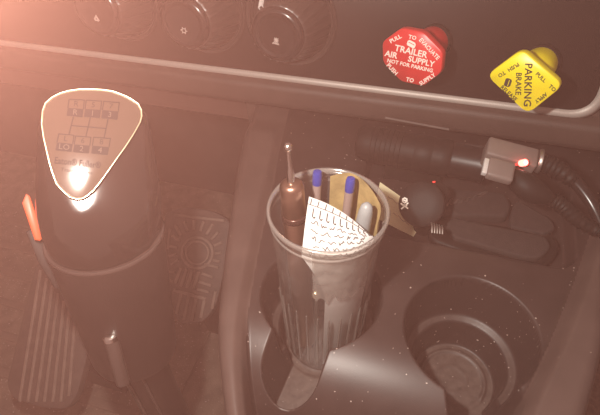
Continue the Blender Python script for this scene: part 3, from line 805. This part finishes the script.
for i in range(7):
    z = .012+.0042*i
    lathe('grip_ring', [(RA-.0004, z-.0008), (RA+.00035, z), (RA-.0004, z+.0010)], MA, 'black_soft', AD, 48, caps=(False, False))
lathe('label_band', [(RA+.0001, BS-.030), (RA+.0004, BS-.0295), (RA+.0004, BS-.0160), (RA+.0001, BS-.0155)], MA, 'black_soft', AD, 48, caps=(False, False))
sb_ = barL+axd*.05
bmobj('saddle', box_bm(.05, .016, sb_.z-.010-tray_z, .001, 1), 'black_soft', AD, Matrix.Translation((sb_.x, sb_.y, (sb_.z-.010+tray_z)/2)))
# USB charger block, grey, with red light
uc = at(512, 153.5, .386)
Mu = frame(uc, -FW + UP*.55, axd)
UB = thing('usb_charger', 'grey USB charger block with a glowing red light, plugged into the black barrel', 'charger', (uc.x, uc.y, uc.z-.012))
bmobj('block', box_bm(.0385, .0175, .018, .002), 'usb_grey', UB, Mu @ Matrix.Translation((0, .0005, -.006)))
lathe('end_cap', [(.0088, 0), (.0094, .001), (.0094, .0025), (.0088, .003)], frame(uc+axd*.0195-Vector((0, -.002, .004)), axd, (0, 0, 1)), 'steel_dull', UB, 30)
lp = at(525, 162.5, .3735)
lathe('light_lens', [(.0026, -.006), (.0026, 0), (.0020, .0010), (.0008, .0015)], frame(lp, -FW, RT), 'led', UB, 18)
lathe('light_core', [(.0012, .0011), (.0010, .0017), (.0004, .0019)], frame(lp, -FW, RT), 'led_core', UB, 12)
lathe('small_light', [(.0009, -.004), (.0009, 0), (.0004, .0004)], frame(at(516.5, 164.5, .374), -FW, RT), 'led_dim', UB, 12)
# front plug with chrome tongue
fc_ = at(500, 171, .364)
Mf = frame(fc_, -FW + UP*.5, axd)
PG = thing('usb_plug', 'small grey USB plug with bright metal tongue in front of the charger block', 'plug', (fc_.x, fc_.y, fc_.z-.008))
bmobj('plug_body', box_bm(.0190, .0165, .008, .0022), 'usb_grey', PG, Mf)
bmobj('metal_tongue', box_bm(.0034, .0130, .0045, 0.0005), 'tongue', PG, Mf @ Matrix.Translation((-.0108, 0, 0)))
# cables
c1 = [at(537, 160, .388), at(548, 165, .386), at(560, 171, .384), at(574, 181, .382), at(588, 198, .378), at(598, 216, .373), at(606, 236, .366), at(622, 262, .350)]
CB = thing('power_cable', 'black round cable with ribbed strain relief arching right from the charger block', 'cable', (c1[-1].x, c1[-1].y, c1[-1].z-.006))
tube('cord', c1[2:], .0048, 'black_gloss', CB, 14)
tube('strain_relief', c1[:4], lambda t_: .0074-.0022*t_+(.0010 if int(t_*15) % 2 else -.0003), 'black_soft', CB, 18, n=10)
c2 = [at(511, 172, .374), at(519, 180, .371), at(528, 188, .369), at(541, 195, .368), at(553, 200, .367), at(564, 207, .366), at(578, 220, .366), at(596, 230, .365), at(612, 238, .364)]
CB2 = thing('usb_cable', 'black USB cable with a swollen sleeve running down from the small plug', 'cable', (c2[5].x, c2[5].y, c2[5].z-.006))
tube('cord', c2[4:], .0036, 'black_gloss', CB2, 12)
tube('sleeve', c2[:5], lambda t_: .0035+.0062*math.sin(math.pi*min(1, t_*1.05))**.8, 'black_soft', CB2, 18)
tube('strain_relief', c2[4:8], lambda t_: .0054-.0008*t_+(.0008 if int(t_*21) % 2 else 0), 'black_soft', CB2, 14, n=10)

# round black cap with a white emblem, leaning behind the note
dc = at(421, 204, .388); dn = (CAM-dc).normalized()+Vector((-.20, 0, .05))
Md = frame(dc, dn, RT)
RC = thing('round_cap', 'round black socket cap with a small white emblem beside the yellow note', 'cap', (dc.x, dc.y, ground(dc.x, dc.y)))
dcap = lathe('disc', [(.0170, -.010), (.0178, -.009), (.0182, -.004), (.0178, -.0010), (.0166, 0), (.0060, .0004)], Md, 'black_soft', RC, 40)
hp = Md @ Vector((.002, -.006, -.011)); gz_ = ground(hp.x, hp.y)
lathe('cap_post', [(.0085, gz_), (.0080, gz_+.003), (.0075, hp.z)], frame((hp.x, hp.y, 0), (0, 0, 1), (1, 0, 0)), 'black_soft', RC, 24)
k_ = .392/F
def em(x, y): return ((x-421)*k_, (204-y)*k_)
sc6 = 6.0
E_ = lambda x, y: em(380+x/sc6, 170+y/sc6)
stroke('emblem', [[E_(138, 172), E_(150, 165), E_(163, 172), E_(163, 186), E_(150, 195), E_(138, 186), E_(138, 172)], [E_(146, 178), E_(154, 182)], [E_(128, 198), E_(168, 228)], [E_(170, 196), E_(130, 230)],
                  [E_(136, 206), E_(162, 212)], [E_(140, 222), E_(160, 204)]], .0011, Md @ Matrix.Translation((0, 0, .0003)), 'white_print', RC)
# dim red pilot lights on the socket stub behind the cap
st = at(436.5, 189, .398)
SS = thing('socket_stub', 'small black socket with two dim red pilot lights behind the round cap', 'socket', (st.x, st.y, tray_z))
lathe('socket_body', [(.0095, 0), (.0105, .002), (.0105, max(.006, st.z-tray_z-.002)), (.0095, max(.008, st.z-tray_z-.0005))], frame((st.x, st.y, tray_z), (0, 0, 1), (1, 0, 0)), 'black_soft', SS, 32)
for (x, y, r_) in ((436.5, 188.8, .0011), (434.6, 181.8, .0007)):
    p = at(x, y, .3965); lathe('pilot_light', [(r_, -.004), (r_, 0), (r_*.4, .0005)], frame(p, -FW, RT), 'led_dim', SS, 12)

# black pouch with script logo, and padded bar in front of it
def slab(name, px, ztop, th, m, parent, bev, label=None):
    return prism(name, [onz(x, y, ztop) for x, y in px], (0, 0, 1), th, m, parent, bev=bev, seg=4, label=label)
tz = tray_z
pc_ = onz(480, 205, tz)
PO = thing('pouch', 'black soft pouch with a faint script logo lying flat in the console tray', 'pouch', (pc_.x, pc_.y, tz))
body = slab('body', [(p[0], p[1]) for p in rpoly([(428, 186), (505, 192), (512, 205), (508, 216), (440, 214), (424, 206)], 6, 4)], tz+.0085, .0080, 'fabric', PO, .003)
lg = spline([Vector((x, y, 0)) for x, y in ((447, 206), (450, 201), (452, 199), (450, 204), (455, 203), (458, 200), (460, 203), (463, 200), (466, 201), (469, 198), (472, 199), (476, 196), (480, 196), (484, 194), (487, 192), (482, 193), (478, 196))], 4)
lc = onz(465, 200, tz+.0085)
stroke('script_logo', [[tuple((onz(p.x, p.y, tz+.0088)-lc).to_2d()) for p in lg]], .0013, Matrix.Translation((lc.x, lc.y, tz+.0089)), 'usb_grey', PO)
# hard case: long bar with rounded right end
hc = onz(495, 238, tz)
CS = thing('hard_case', 'long black case with rounded end lying along the front of the console tray', 'case', (hc.x, hc.y, tz))
slab('case_base', [(p[0], p[1]) for p in rpoly([(428, 228), (440, 216), (512, 226), (553, 232), (562, 248), (545, 268), (520, 268), (470, 254), (432, 240)], 10, 5)], tz+.008, .0075, 'black_soft', CS, .003)
slab('case_lid', [(p[0], p[1]) for p in rpoly([(446, 224), (452, 217), (546, 236), (552, 246), (541, 258), (524, 257), (452, 236)], 7, 5)], tz+.0125, .0045, 'fabric', CS, .002)
slab('case_flap', [(p[0], p[1]) for p in rpoly([(512, 208), (518, 199), (552, 219), (556, 228), (546, 234), (510, 226)], 4, 4)], tz+.0110, .0100, 'fabric', CS, .002)
# silver spring clip
kc = onz(437, 228, tz+.0105)
CLP = thing('spring_clip', 'tiny ridged silver clip at the left end of the black case', 'clip', (kc.x, kc.y, tz+.008))
for i in range(5):
    a = at(431.5+i*2.6, 223+i*.7, .3665); b = at(432+i*2.6, 233+i*.3, .3615)
    tube('coil', [a, (a+b)/2+Vector((0, 0, .0015)), b], .0007, 'steel_dull', CLP, 8, n=4)

# ------------------------------------------------------------------ added scatter volume imitating the reddish lens flare veil
hm = bpy.data.materials.new('flare_veil_volume'); hm.use_nodes = True; nt = hm.node_tree; nt.nodes.clear()
out = nt.nodes.new('ShaderNodeOutputMaterial'); vsn = nt.nodes.new('ShaderNodeVolumeScatter')
vsn.inputs['Color'].default_value = (1.0, .47, .375, 1); vsn.inputs['Density'].default_value = .155
nt.links.new(vsn.outputs[0], out.inputs['Volume']); MATS['flare_veil_volume'] = hm
hz = bmobj('flare_veil', box_bm(1.7, 1.2, 1.06), 'flare_veil_volume', None, Matrix.Translation((-.2, .06, .54)), smooth=False, loc=(-.2, .06, .01))
hz['kind'] = 'stuff'; tag(hz, 'thin reddish scatter volume added to imitate lens flare veil', 'flare_veil')
